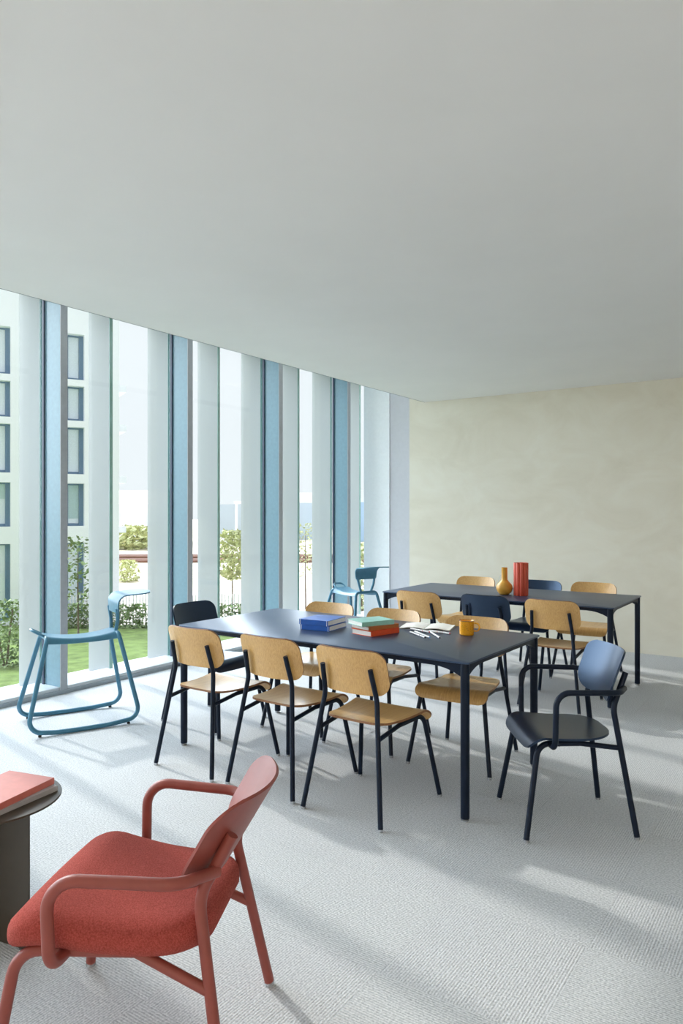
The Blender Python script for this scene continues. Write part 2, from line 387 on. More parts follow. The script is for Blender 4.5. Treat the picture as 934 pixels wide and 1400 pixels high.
# ------------------------------------------------------------------ outside: ground, buildings, fence, planting
GZ = -2.2
def at(px, d, z=GZ):     # a point seen at picture column px, d metres in front of the camera
    r = (px-467)/FPX*d; c, s = math.cos(YAW), math.sin(YAW)
    return Vector((r*c-d*s, r*s+d*c, z))
def strip(d0, d1, z, pa=-600, pb=700):
    bm = bmesh.new(); P = [at(pa, d0), at(pb, d0), at(pb, d1), at(pa, d1)]
    vs = [bm.verts.new((p.x, p.y, z)) for p in P]; f = bm.faces.new(vs)
    r = bmesh.ops.extrude_face_region(bm, geom=[f]); bmesh.ops.translate(bm, verts=[g for g in r['geom'] if isinstance(g, bmesh.types.BMVert)], vec=(0, 0, -0.3))
    return bm
LAWN = M('lawn_green', (0.145, 0.20, 0.062, 1), 0.95, var=0.3, nscale=3, spec=0.1, bump=0.6, bscale=25)
PATHM = M('pinkish_paving', (0.62, 0.53, 0.49, 1), 0.9, var=0.08, nscale=2)
BALLAST = M('pale_ballast', (0.55, 0.48, 0.38, 1), 0.95, var=0.25, nscale=1.2)
RAILM = M('rusty_rail', (0.20, 0.09, 0.06, 1), 0.6)
FACADE = M('white_facade_panels', (0.91, 0.935, 1.0, 1), 0.7, var=0.02)
WINSKY = M('sky_tone_glass', (0.78, 0.86, 0.92, 1), 0.08, spec=0.9)  # pale base stands in for sky reflected in the panes
WINFRAME = M('blue_grey_window_frame', (0.13, 0.22, 0.33, 1), 0.4)
BLIND = M('pale_teal_blind', (0.50, 0.64, 0.66, 1), 0.8)
LEAF = M('leaf_green', (0.21, 0.28, 0.13, 1), 0.7, var=0.5, nscale=6, spec=0.2)  # leaf tones lightened, outdoor haze put into the colour
LEAF_Y = M('yellow_green_leaf', (0.50, 0.52, 0.27, 1), 0.7, var=0.4, nscale=6, spec=0.2)
BARK = M('bark', (0.16, 0.12, 0.09, 1), 0.9, var=0.3)
PICKET = M('weathered_white_picket', (0.85, 0.85, 0.84, 1), 0.8, var=0.1, nscale=8)
ROOF = M('hazy_roof_tiles', (0.75, 0.58, 0.50, 1), 0.8, var=0.2)  # pinkish tiles, washed out by haze put into the colour
SHEDM = M('grey_blue_cladding', (0.52, 0.60, 0.68, 1), 0.6, var=0.05)  # cladding lightened to include the haze of distance
struct('ground', box(-260, -5.75, -200, 320, GZ-0.5, GZ-0.04), BALLAST, smooth=False)
struct('lawn', strip(4, 23.2, GZ, -1600, 700), LAWN, smooth=False)
struct('path', strip(23.2, 33, GZ-0.01), PATHM, smooth=False)
struct('railway_ground', strip(33, 260, GZ-0.02, -900, 900), BALLAST, smooth=False)

rnd = random.Random(4)
# apartment building
P0, P1 = at(-40, 22.6), at(163, 24.8)
ex = (P1-P0); LEN = ex.length; ang_b = math.atan2(ex.y, ex.x)
b = thing('apartment_building', 'white apartment building with tall window openings beyond the lawn', 'building', (P0.x, P0.y, GZ), ang_b)
def col_at(px):          # distance along the facade for a picture column
    d0, d1 = 22.6, 24.8; lo, hi = 0.0, 1.0
    for _ in range(40):
        m = (lo+hi)/2; p = P0.lerp(P1, m); c, s = math.cos(YAW), math.sin(YAW)
        x = 467+FPX*(p.x*c+p.y*s)/(-p.x*s+p.y*c)
        if x < px: lo = m
        else: hi = m
    return lo*LEN
def zrow(py, d=23.8): return CAM_H-(py-700.5)*d/FPX-GZ
HB = 12.0
cols = [(col_at(-38), col_at(14.5)), (col_at(91), col_at(115.5))]
rows = [(zrow(830), zrow(743)), (zrow(720), zrow(661)), (zrow(648), zrow(583)), (zrow(574), zrow(526)), (zrow(517), zrow(454)), (zrow(405), zrow(330))]
rows[0] = (0.1, zrow(743))
bm = bmesh.new(); xs = [0.0]
for c in cols: xs += list(c)
xs.append(LEN)
for i in range(0, len(xs), 2): add_box(bm, xs[i], xs[i+1], 0.0, 0.4, 0, HB)
for c in cols:
    z = 0.0
    for r0, r1 in rows: add_box(bm, c[0], c[1], 0.0, 0.4, z, r0); z = r1
    add_box(bm, c[0], c[1], 0.0, 0.4, z, HB)
add_box(bm, 0, LEN, 0.41, 6.0, 0, HB)
obj('wall', bm, FACADE, b, smooth=False)
for ci, c in enumerate(cols):
    for ri, (r0, r1) in enumerate(rows):
        bm = bmesh.new(); t = 0.09
        add_box(bm, c[0], c[0]+t, 0.28, 0.36, r0, r1); add_box(bm, c[1]-0.14, c[1], 0.24, 0.36, r0, r1); add_box(bm, c[0], c[1], 0.28, 0.36, r0, r0+t); add_box(bm, c[0], c[1], 0.28, 0.36, r1-0.05, r1)
        wf = obj('window', bm, WINFRAME, b, smooth=False)
        obj('window_glass', box(c[0], c[1], 0.33, 0.345, r0, r1), WINSKY, wf, smooth=False)
        if ri == 1: obj('blind', box(c[0]+t, c[1]-0.14, 0.31, 0.325, r0+(0.9 if ci == 0 else 0.25), r1-0.05), BLIND, wf, smooth=False)
# balconies on the end wall
for ri in range(1, 5):
    z0 = rows[ri][0]-0.25
    bm = bmesh.new(); add_box(bm, LEN, LEN+0.3, 0.3, 2.0, z0, z0+0.22); obj('balcony_slab', bm, FACADE, b, smooth=False)
    bm = bmesh.new(); add_box(bm, LEN, LEN+0.03, 0.8, 2.2, z0+0.25, z0+1.7); obj('side_window', bm, WINSKY, b, smooth=False)

def leaf_cloud(bm, cx, cy, z0, z1, rx, n, size, rr, taper=0.4):
    for _ in range(n):
        h = rr.random(); ph = rr.random()*2*math.pi; w = rx*(1-taper*abs(h-0.45)*2)*math.sqrt(rr.random())
        p = Vector((cx+w*math.cos(ph), cy+w*math.sin(ph), z0+(z1-z0)*h))
        s = size*(0.6+0.8*rr.random())
        a = Vector((rr.gauss(0, 1), rr.gauss(0, 1), rr.gauss(0, 0.6))).normalized(); bb = a.orthogonal().normalized()
        vs = [bm.verts.new(p+a*s), bm.verts.new(p+bb*s*0.5), bm.verts.new(p-a*s), bm.verts.new(p-bb*s*0.5)]
        bm.faces.new(vs)
def shrub(name, label, cat, px, d, h, rx, n, size, leaf, seed, stem=0.0, stems=3, group=None):
    p = at(px, d); t = thing(name, label, cat, p, 0, group); rr = random.Random(seed)
    bm = bmesh.new(); leaf_cloud(bm, 0, 0, stem, h, rx, n, size, rr); obj('foliage', bm, leaf, t, smooth=False)
    bm = bmesh.new()
    for i in range(stems):
        a = 6.28*i/stems; k = 0.5 if stems > 1 else 0.05
        tube(bm, [(0.04*math.cos(a), 0.04*math.sin(a), -0.02), (rx*k*0.5*math.cos(a), rx*k*0.5*math.sin(a), h*0.5), (rx*k*math.cos(a), rx*k*math.sin(a), h*0.9)], 0.02, 6, radii=[0.03, 0.02, 0.008])
    obj('stem' if stems > 1 else 'trunk', bm, BARK, t)
    return t
shrub('shrub', 'loose green shrub on the lawn before the white building, at the far left window', 'shrub', 8, 17, 1.55, 0.62, 900, 0.055, LEAF, 1)
shrub('young_tree', 'young leafy tree standing before the white building, right of the first mullion', 'tree', 106, 21, 2.9, 0.5, 260, 0.07, LEAF, 2, 0.9, 1)
shrub('young_tree', 'young yellow-green tree seen in the narrow pane between third and fourth window fins', 'tree', 317, 25, 3.0, 0.62, 800, 0.085, LEAF_Y, 3, 1.3, 1)
shrub('bush', 'yellowish bush at the railway seen over the fence', 'bush', 187, 72, 2.2, 4.0, 1200, 0.3, LEAF_Y, 5, 0.0, 4)
shrub('bush', 'low yellow-green bush beside the pink path, left of the railway', 'bush', 172, 38, 1.1, 0.9, 500, 0.1, LEAF_Y, 6, 0.0, 3)
shrub('bush', 'green bush beyond the last narrow pane beside the white wall', 'bush', 497, 24, 2.6, 0.8, 800, 0.1, LEAF_Y, 7, 0.0, 4)
shrub('young_tree', 'bare-looking thin tree seen in the pane left of the last mullion', 'tree', 417, 27, 3.2, 0.5, 260, 0.06, LEAF_Y, 8, 1.2, 1)
# hedge along the fence
def row_line(pa, pb, d): return at(pa, d), at(pb, d)
bm = bmesh.new(); rr = random.Random(11)
for i in range(60):
    p = at(60+i*5.2, 22.6); leaf_cloud(bm, p.x, p.y, GZ, GZ+0.75, 0.24, 55, 0.06, rr, 0.2)
hd = obj('hedge', bm, LEAF, smooth=False); tag(hd, 'low green hedge along the white paling fence at the lawn edge', 'hedge')
fn = thing('paling_fence', 'weathered white paling fence along the far edge of the lawn', 'fence', at(60, 23))
o0 = at(60, 23); bm = bmesh.new(); dirv = (at(380, 23)-o0); LENF = dirv.length; dirv.normalize()
i = 0; s = 0.0
while s < LENF:
    c = dirv*s; hgt = 0.95+0.12*rnd.random()
    tube(bm, [(c.x, c.y, 0), (c.x+rnd.gauss(0, 0.012), c.y, hgt)], 0.022, 5); s += 0.105
obj('pickets', bm, PICKET, fn, smooth=False)
bm = bmesh.new()
for z in (0.25, 0.8): tube(bm, [(0, 0, z), tuple(dirv*LENF+Vector((0, 0, z)))], 0.008, 5)
obj('wire', bm, SHEDM, fn, smooth=False)
# railway rails
for d_, lb in ((52, 'rusty rail line of the near railway track beyond the path'), (57, 'rusty rail line of the far railway track below the white house')):
    bm = bmesh.new()
    for dd in (0, 1.5):
        a, c = at(-100, d_+dd), at(700, d_+dd); tube(bm, [(a.x, a.y, GZ+0.1), (c.x, c.y, GZ+0.1)], 0.12, 6)
    tag(obj('railway_track', bm, RAILM, smooth=False), lb, 'railway track')
def house(name, label, px0, px1, d, ytop, mat, roof=0.0, roofmat=None, nwin=0, depth=8, winmat=None):
    a, c = at(px0, d), at(px1, d); v = c-a; Lh = v.length
    t = thing(name, label, 'building', (a.x, a.y, GZ), math.atan2(v.y, v.x)); h = CAM_H-(ytop-700.5)*d/FPX-GZ
    obj('wall', box(0, Lh, 0, depth, 0, h), mat, t, smooth=False)
    if roof:
        bm = bmesh.new(); p = [(-.3, -.3, h), (Lh+.3, -.3, h), (Lh+.3, depth+.3, h), (-.3, depth+.3, h), (-.3, depth/2, h+roof), (Lh+.3, depth/2, h+roof)]
        vs = [bm.verts.new(q) for q in p]
        for f in ((0, 1, 5, 4), (2, 3, 4, 5), (0, 4, 3), (1, 2, 5), (0, 3, 2, 1)): bm.faces.new([vs[k] for k in f])
        obj('roof', bm, roofmat or ROOF, t, smooth=False)
    for q in range(nwin):
        x = Lh*(q+0.5)/nwin; obj('window', box(x-0.3*Lh/nwin, x+0.3*Lh/nwin, -0.06, -0.005, h*0.5, h*0.78), winmat or WINSKY, t, smooth=False)
    return t
house('house', 'white house with a pinkish tiled roof beyond the railway', 150, 222, 82, 690, FACADE, 1.7, ROOF, 4)
house('warehouse', 'grey-blue warehouse behind the yellow-green tree', 285, 352, 92, 690, SHEDM, 0, None, 0)
house('warehouse', 'pale blue warehouse seen left of the last mullion', 392, 446, 95, 688, SHEDM, 0, None, 0)
house('warehouse', 'blue-clad warehouse seen beside the white wall end', 478, 530, 88, 687, M('blue_cladding', (0.34, 0.50, 0.72, 1), 0.6), 0, None, 0)
house('office_block', 'distant pale office block rising behind the pale blue warehouse', 398, 470, 160, 674, M('pale_concrete', (0.8, 0.82, 0.85, 1), 0.8), 0, None, 5)
house('office_block', 'distant grey office block rising behind the blue-clad warehouse', 488, 540, 165, 670, M('grey_concrete', (0.7, 0.73, 0.78, 1), 0.8), 0, None, 4)
lp = thing('lamp_post', 'thin white lamp post right of the yellow-green tree', 'lamp post', at(323.5, 40))
obj('post', tubes(([(0, 0, 0), (0, 0, 4.1)], 0.06, 8)), FACADE, lp); obj('lamp_head', box(-0.1, 0.45, -0.1, 0.1, 4.1, 4.22, 0.02), FACADE, lp)
def car(label, px, d, rz, body):
    t = thing('car', label, 'car', at(px, d), rz)
    prof = [(-2.0, 0.35), (-2.05, 0.75), (-1.95, 0.95), (-1.3, 1.0), (-0.75, 1.42), (0.7, 1.45), (1.35, 1.0), (1.95, 0.85), (2.05, 0.6), (2.0, 0.3)]
    bm = bmesh.new(); vs = [bm.verts.new((x, -0.85, z)) for x, z in prof]; f = bm.faces.new(vs)
    r = bmesh.ops.extrude_face_region(bm, geom=[f]); bmesh.ops.translate(bm, verts=[g for g in r['geom'] if isinstance(g, bmesh.types.BMVert)], vec=(0, 1.7, 0))
    obj('body', bm, body, t, smooth=False)
    obj('side_window', box(-0.75, 0.75, -0.87, -0.852, 1.02, 1.36), WINSKY, t, smooth=False)
    for x in (-1.25, 1.3):
        for y in (-0.78, 0.78):
            bm = bmesh.new(); tube(bm, [(x, y-0.1, 0.32), (x, y+0.1, 0.32)], 0.32, 16); obj('wheel', bm, RUBBER, t)
    return t
car('white car parked far beyond the fence, near the yellow-green tree', 312, 72, YAW+R(8), FACADE)
car('grey car parked beyond the white one, behind the yellow-green tree', 322, 80, YAW+R(-5), M('grey_car_paint', (0.2, 0.22, 0.25, 1), 0.3))

# ------------------------------------------------------------------ furniture
def side_chair(shell_mats, label, loc, rz, group):
    seat_m, back_m = shell_mats
    t = thing('side_chair', label, 'chair', loc, rz, group)
    TR = 0.0122
    # seat: dished, front edge rolled down
    def surf(x, s):
        y = 0.10+s; z = 0.440
        z += -0.010*math.sin(min(1, s/0.33)*math.pi)+0.004*(x/0.2)**2
        if s > 0.325:
            a = (s-0.325)/0.070; a = min(a, 1.45); y = 0.425+0.070*math.sin(a); z = z-0.070*(1-math.cos(a))
        elif s < 0.03: z += 0.0
        return (x, y, z)
    Ls = 0.426
    hw = lambda s: halfwidth(s, Ls, 0.165, 0.222, 0.055, 0.05)
    obj('seat', shell(surf, hw, Ls, 0.011, 30, 18, 1), seat_m, t)
    # backrest
    def bs(x, s):
        z = 0.574+s*0.963; y = 0.107-0.270*(s*0.963)+1.05*(x*x-0.019)-0.02*(s/0.215-0.5)**2
        return (x, y, z)
    Lb = 0.227
    hb = lambda s: halfwidth(s, Lb, 0.203, 0.200, 0.072, 0.060)
    obj('backrest', shell(bs, hb, Lb, 0.0105, 22, 18, 1), back_m, t)
    for sx in (-1, 1):
        # rear leg running up behind the backrest
        pts = fillet([(sx*.222, 0, .012), (sx*.1490, .083, .560), (sx*.137, .0445, .705)], [0, .12, 0])
        lg = obj('leg', tubes((pts, TR, 12)), NAVY, t)
        bm = bmesh.new(); lathe(bm, [(0, 0), (.0115, 0), (.0125, .004), (.011, .016), (0, .016)], 12, (sx*.222, 0, 0)); obj('foot_glide', bm, GLIDE, lg)
        # front leg with rounded shoulder
        pts = fillet([(sx*.242, .519, .012), (sx*.185, .452, .418), (sx*.172, .25, .412)], [0, .06, 0])
        lg = obj('leg', tubes((pts, TR, 12)), NAVY, t)
        bm = bmesh.new(); lathe(bm, [(0, 0), (.0115, 0), (.0125, .004), (.011, .016), (0, .016)], 12, (sx*.242, .519, 0)); obj('foot_glide', bm, GLIDE, lg)
        obj('side_rail', tubes(([(sx*.172, .251, .412), (sx*.171, .066, .386)], TR*.9, 12)), NAVY, t)
    obj('seat_brace', tubes(([(-.178, .36, .414), (.178, .36, .414)], .010, 10)), NAVY, t)
    return t
OAKM = ([OAK_SEAT, PLY_EDGE], [OAK_BACK, PLY_EDGE]); NAVM = ([NAVY_SHELL, NAVY], [NAVY_SHELL, NAVY])
G1 = 'oak chairs around the near table'; G2 = 'oak chairs around the far table'; G3 = 'navy side chairs'
S = Vector
oak = side_chair(OAKM, 'oak chair with its back to the viewer, nearest the windows at the near table', (-2.952, 2.784, 0), R(-1), G1)
dup(oak, (-2.418, 2.800, 0), R(-1.5), 'oak chair with its back to the viewer, middle one along the near table', G1)
dup(oak, (-1.897, 2.772, 0), R(-1.5), 'oak chair with its back to the viewer, beside the near table corner leg', G1)
dup(oak, (-2.915, 4.20, 0), R(181), 'oak chair facing the viewer across the near table, behind the blue books', G1)
dup(oak, (-2.375, 4.16, 0), R(180), 'oak chair facing the viewer across the near table, behind the teal and orange books', G1)
dup(oak, (-1.790, 4.143, 0), R(183), 'oak chair facing the viewer across the near table, behind the yellow mug', G1)
dup(oak, (-2.784, 5.10, 0), R(-2), 'oak chair with its back turned, at the window end of the far table', G2)
dup(oak, (-1.702, 5.14, 0), R(0), 'oak chair with its back turned, at the far table beside its right corner leg', G2)
dup(oak, (-2.906, 6.68, 0), R(180), 'oak chair beyond the far table, left of the yellow vase', G2)
dup(oak, (-1.788, 6.73, 0), R(180), 'oak chair beyond the far table, at its right end', G2)
navy = side_chair(NAVM, 'navy chair at the window end of the near table', (-3.80, 3.62, 0), R(-90), G3)
dup(navy, (-2.234, 5.16, 0), R(-2), 'navy chair with its back turned, between the two oak chairs at the far table', G3)
dup(navy, (-2.256, 6.67, 0), R(180), 'navy chair beyond the far table, behind the ribbed red vase', G3)

def table(label, loc, rz):
    t = thing('dining_table', label, 'table', loc, rz, 'navy dining tables')
    LX, LY = 1.949/2, 0.944/2
    obj('tabletop', prism(rrect(LX, LY, .028), .731, .740, .0025), NAVY_TOP, t)
    # frame rails under the top, deeper towards the legs
    def rail(P, Q, n):
        P, Q = Vector(P), Vector(Q); dv = Q-P; Ln = dv.length; dv.normalize(); nn = Vector((-dv.y, dv.x, 0))
        bm = bmesh.new(); N = 48; prev = None
        for i in range(N+1):
            s = Ln*i/N; e = min(s, Ln-s); k = max(0, 1-e/.16); dep = .024+.040*k**2.2
            c = P+dv*s; w = .011
            ring = [bm.verts.new((c.x+nn.x*o, c.y+nn.y*o, z)) for o, z in ((-w, .7305), (w, .7305), (w, .7305-dep), (-w, .7305-dep))]
            if prev:
                for q in range(4): bm.faces.new((prev[q], prev[(q+1) % 4], ring[(q+1) % 4], ring[q]))
            else: bm.faces.new(ring[::-1])
            prev = ring
        bm.faces.new(prev); return bm
    ix, iy = LX-.030, LY-.030
    for a, c in (((-ix, -iy), (ix, -iy)), ((ix, -iy), (ix, iy)), ((ix, iy), (-ix, iy)), ((-ix, iy), (-ix, -iy))):
        d_ = Vector((c[0]-a[0], c[1]-a[1], 0)).normalized()*.012
        obj('frame_rail', rail((a[0]+d_.x, a[1]+d_.y, 0), (c[0]-d_.x, c[1]-d_.y, 0), 0), NAVY, t, angle=25)
    for sx in (-1, 1):
        for sy in (-1, 1):
            bm = bmesh.new(); lathe(bm, [(0, .014), (.0205, .014), (.021, .018), (.0215, .690), (.0215, .722), (.019, .7285), (0, .7285)], 24, (sx*ix, sy*iy, 0))
            lg = obj('leg', bm, NAVY, t)
            bm = bmesh.new(); lathe(bm, [(0, 0), (.016, 0), (.018, .003), (.018, .008), (.010, .009), (.010, .0145), (0, .0145)], 20, (sx*ix, sy*iy, 0)); obj('levelling_foot', bm, GLIDE, lg)
    return t
table('navy table nearest the viewer with the books and mug on it', (-2.348, 3.546, 0), R(-1.06))
table('navy table by the beige wall with two vases on it', (-2.285, 5.867, 0), R(0.14))

def navy_armchair():
    t = thing('armchair', 'navy metal armchair at the right end of the near table', 'armchair', (-.841, 3.515, 0), R(126.0))
    TR = .0128
    def surf(x, s):
        y = .065+s; z = .434-.010*math.sin(min(1, s/.34)*math.pi)+.006*(x/.2)**2
        if s > .33:
            a = min((s-.33)/.085, 1.2); y = .395+.085*math.sin(a); z -= .085*(1-math.cos(a))
        return (x, y, z)
    Ls = .43; hw = lambda s: halfwidth(s, Ls, .185, .222, .135, .075)
    obj('seat', shell(surf, hw, Ls, .010, 32, 20), NAVY_SHELL, t)
    def bs(x, s):
        z = .580+s*.94; y = .104-.37*(s*.94)+1.4*(x*x-.021); return (x, y, z)
    Lb = .240; hb = lambda s: halfwidth(s, Lb, .200, .207, .090, .050)
    obj('backrest', shell(bs, hb, Lb, .008, 22, 18), NAVY_SHELL, t)
    for sx in (-1, 1):
        lg = obj('leg', tubes((fillet([(sx*.222, 0, .012), (sx*.158, .080, .560), (sx*.146, .018, .715)], [0, .12, 0]), TR, 12)), NAVY, t)
        bm = bmesh.new(); lathe(bm, [(0, 0), (.0115, 0), (.0125, .004), (.011, .016), (0, .016)], 12, (sx*.222, 0, 0)); obj('foot_glide', bm, GLIDE, lg)
        lg = obj('leg', tubes((fillet([(sx*.235, .492, .012), (sx*.186, .425, .412), (sx*.172, .24, .408)], [0, .06, 0]), TR, 12)), NAVY, t)
        bm = bmesh.new(); lathe(bm, [(0, 0), (.0115, 0), (.0125, .004), (.011, .016), (0, .016)], 12, (sx*.235, .492, 0)); obj('foot_glide', bm, GLIDE, lg)
        obj('side_rail', tubes(([(sx*.172, .241, .408), (sx*.174, .060, .386)], TR*.9, 12)), NAVY, t)
        arm = fillet([(sx*.180, .372, .408), (sx*.262, .374, .412), (sx*.272, .372, .656), (sx*.256, .09, .650), (sx*.160, .030, .646)], [0, .045, .060, .06, 0], 8)
        obj('arm', tubes((arm, TR, 12)), NAVY, t)
    obj('seat_brace', tubes(([(-.178, .33, .405), (.178, .33, .405)], .010, 10)), NAVY, t)
    return t
navy_armchair()

def red_armchair():
    t = thing('lounge_armchair', 'red lounge armchair with fabric seat in the left foreground', 'armchair', (-1.301, 1.468, 0), R(117.6))
    TR = .0150
    # upholstered seat: a closed pad over a grid
    bm = bmesh.new(); nv, nu = 34, 24; Ls = .52
    hw = lambda s: halfwidth(s, Ls, .215, .272, .13, .10)
    def mid(x, s):
        y = .055+s; z = .392+.030*(s/Ls)**2-.012*math.sin(min(1, s/.4)*math.pi)
        if s > .40:
            k = (s-.40)/.12; z -= .048*k**1.8
        return y, z
    top, bot = [], []
    for j in range(nv+1):
        s = Ls*(0.5-0.5*math.cos(math.pi*j/nv)); rt, rb = [], []
        for i in range(nu+1):
            u = math.sin((i/nu-.5)*math.pi); x = u*hw(s); y, z = mid(x, s)
            e = min(hw(s)*(1-abs(u)), s*1.0, (Ls-s)*1.0)   # distance to the rim
            e = max(e, 0); q = min(1, e/.055); th = math.sqrt(max(0, 1-(1-q)**2))
            rt.append(bm.verts.new((x, y, z+.040*th+.008*(1-u*u)))); rb.append(bm.verts.new((x, y, z-.046*th)))
        top.append(rt); bot.append(rb)
    for j in range(nv):
        for i in range(nu):
            bm.faces.new((top[j][i], top[j][i+1], top[j+1][i+1], top[j+1][i])); bm.faces.new((bot[j][i], bot[j+1][i], bot[j+1][i+1], bot[j][i+1]))
    loop = [(0, i) for i in range(nu)]+[(j, nu) for j in range(nv)]+[(nv, i) for i in range(nu, 0, -1)]+[(j, 0) for j in range(nv, 0, -1)]
    for a, c in zip(loop, loop[1:]+loop[:1]): bm.faces.new((top[a[0]][a[1]], top[c[0]][c[1]], bot[c[0]][c[1]], bot[a[0]][a[1]]))
    bmesh.ops.remove_doubles(bm, verts=bm.verts, dist=.0015)
    st = obj('seat', bm, RED_FABRIC, t, angle=80); st['label'] = 'red fabric seat pad'
    def bs(x, s):
        z = .492+s*.865; y = .108-.515*s+1.75*(x*x-.025); return (x, y, z)
    Lb = .262; hb = lambda s: halfwidth(s, Lb, .222, .228, .10, .070)
    obj('backrest', shell(bs, hb, Lb, .008, 24, 20), RED_FRAME, t)
    for sx in (-1, 1):
        lg = obj('leg', tubes((fillet([(sx*.245, 0, .012), (sx*.170, .086, .480), (sx*.158, .004, .632)], [0, .12, 0]), TR, 14)), RED_FRAME, t)
        bm = bmesh.new(); lathe(bm, [(0, 0), (.014, 0), (.0155, .004), (.013, .016), (0, .016)], 14, (sx*.245, 0, 0)); obj('foot_glide', bm, GLIDE, lg)
        lg = obj('leg', tubes((fillet([(sx*.270, .580, .012), (sx*.230, .528, .356), (sx*.195, .24, .350)], [0, .07, 0]), TR, 14)), RED_FRAME, t)
        bm = bmesh.new(); lathe(bm, [(0, 0), (.014, 0), (.0155, .004), (.013, .016), (0, .016)], 14, (sx*.270, .580, 0)); obj('foot_glide', bm, GLIDE, lg)
        obj('side_rail', tubes(([(sx*.195, .241, .350), (sx*.203, .046, .268)], TR*.9, 14)), RED_FRAME, t)
        arm = fillet([(sx*.205, .405, .352), (sx*.298, .408, .356), (sx*.310, .410, .574), (sx*.285, .10, .566), (sx*.168, .040, .545)], [0, .05, .075, .08, 0], 10)
        obj('arm', tubes((arm, TR, 14)), RED_FRAME, t)
    obj('seat_brace', tubes(([(-.2, .36, .346), (.2, .36, .346)], .012, 10)), RED_FRAME, t)
    return t
red_armchair()

def rocker(label, loc, rz, group='blue rocking stools'):
    t = thing('rocking_stool', label, 'stool', loc, rz, group)
    TR = .0150
    def loop():
        P = []; Rr = []
        def add(p, r): P.append(p); Rr.append(r)
        SZ = .600
        add((-.118, -.205, SZ), .045); add((-.236, -.345, .036), .075)
        add((-.246, -.17, .017), .5); add((-.246, 0.0, .0150), .8); add((-.246, .17, .017), .5)
        add((-.236, .375, .036), .075); add((-.128, .255, SZ), .045)
        add((.128, .255, SZ), .045); add((.236, .375, .036), .075)
        add((.246, .17, .017), .5); add((.246, 0.0, .0150), .8); add((.246, -.17, .017), .5)
        add((.236, -.345, .036), .075); add((.118, -.205, SZ), .045)
        return fillet(P, Rr, 8, closed=True)
    fr = obj('frame', tubes((loop(), TR, 12, {'closed': True})), BLUE, t)
    for sx in (-1, 1):
        for y in (-.27, .29):
            obj('bumper', box(sx*.243-.008, sx*.243+.008, y-.010, y+.010, .001, .014, .003), RUBBER, fr)
    Ls = .47
    def surf(x, s):
        y = -.210+s; k = (s/Ls-.5)*2
        z = .612-.030*(1-k*k)
        ax = abs(x); w = .128
        if ax > .085: z -= .060*((ax-.085)/.045)**1.8*(0.55+.45*(1-k*k*.6))
        return (x*(1-.0*k), y, z)
    hw = lambda s: .130-.016*(1-((s/Ls-.5)*2)**2)
    obj('seat', shell(surf, hw, Ls, .006, 24, 24), BLUE, t)
    obj('handle', tubes((fillet([(-.060, -.205, .606), (-.060, -.285, .650), (.060, -.285, .650), (.060, -.205, .606)], .045, 8), .009, 10)), BLUE, t)
    for sx in (-1, 1):
        bm = bmesh.new(); tube(bm, fillet([(sx*.062, .252, .606), (sx*.090, .258, .680), (sx*.112, .250, .765)], .1), .0125, 10); obj('back_support', bm, BLUE, t)
    # back panel rolling over into a flat arm rest
    Lp = .335
    def bp(x, s):
        z0 = .735
        if s < .065: y, z = .246, z0+s
        else:
            a = (s-.065)/.062
            if a < 1.50: y, z = .246+.062*(1-math.cos(a)), z0+.065+.062*math.sin(a)
            else:
                e = s-.065-.062*1.50; y, z = .246+.062*(1-math.cos(1.5))+e*math.sin(1.5), z0+.065+.062*math.sin(1.5)+e*math.cos(1.5)
        return (x, y+.35*x*x, z-.25*x*x*(1 if s > .1 else s/.1))
    hp = lambda s: halfwidth(s, Lp, .128, .168, .02, .085) if s > .0 else .110
    obj('arm_panel', shell(bp, hp, Lp, .009, 34, 18), BLUE, t)
    return t
rk = rocker('blue metal rocking stool by the windows at the left', (-4.28, 3.054, 0), R(-23.8))
dup(rk, (-4.24, 6.42, 0), R(-112), 'blue metal rocking stool in the far corner by the white wall')

# side table at the left edge
def side_table():
    t = thing('side_table', 'round dark bronze side table at the left edge beside the red armchair', 'table', (-2.345, 1.337, 0))
    bm = bmesh.new(); lathe(bm, [(0, .462), (.224, .462), (.228, .464), (.2285, .468), (.227, .470), (0, .470)], 72); obj('tabletop', bm, BRONZE, t, angle=50)
    for a in (10, 130, 250):
        # three bent sheets standing on edge
        bm = bmesh.new()
        prof = [(.0, .004), (.0, .4615), (.165, .4615), (.172, .4595), (.178, .4555), (.182, .450), (.184, .442), (.184, .004)]
        v1 = [bm.verts.new((x, -.003, z)) for x, z in prof]; f = bm.faces.new(v1)
        r = bmesh.ops.extrude_face_region(bm, geom=[f]); bmesh.ops.translate(bm, verts=[g for g in r['geom'] if isinstance(g, bmesh.types.BMVert)], vec=(0, .006, 0))
        bmesh.ops.rotate(bm, verts=bm.verts, cent=(0, 0, 0), matrix=Matrix.Rotation(R(a), 3, 'Z'))
        leg = obj('leg', bm, BRONZE, t, smooth=False)
        for q in (.03, .15):
            bm = bmesh.new(); lathe(bm, [(0, 0), (.008, 0), (.009, .004), (0, .0042)], 10, (q*math.cos(R(a)), q*math.sin(R(a)), 0)); obj('foot_glide', bm, GLIDE, leg)
    return t
side_table()

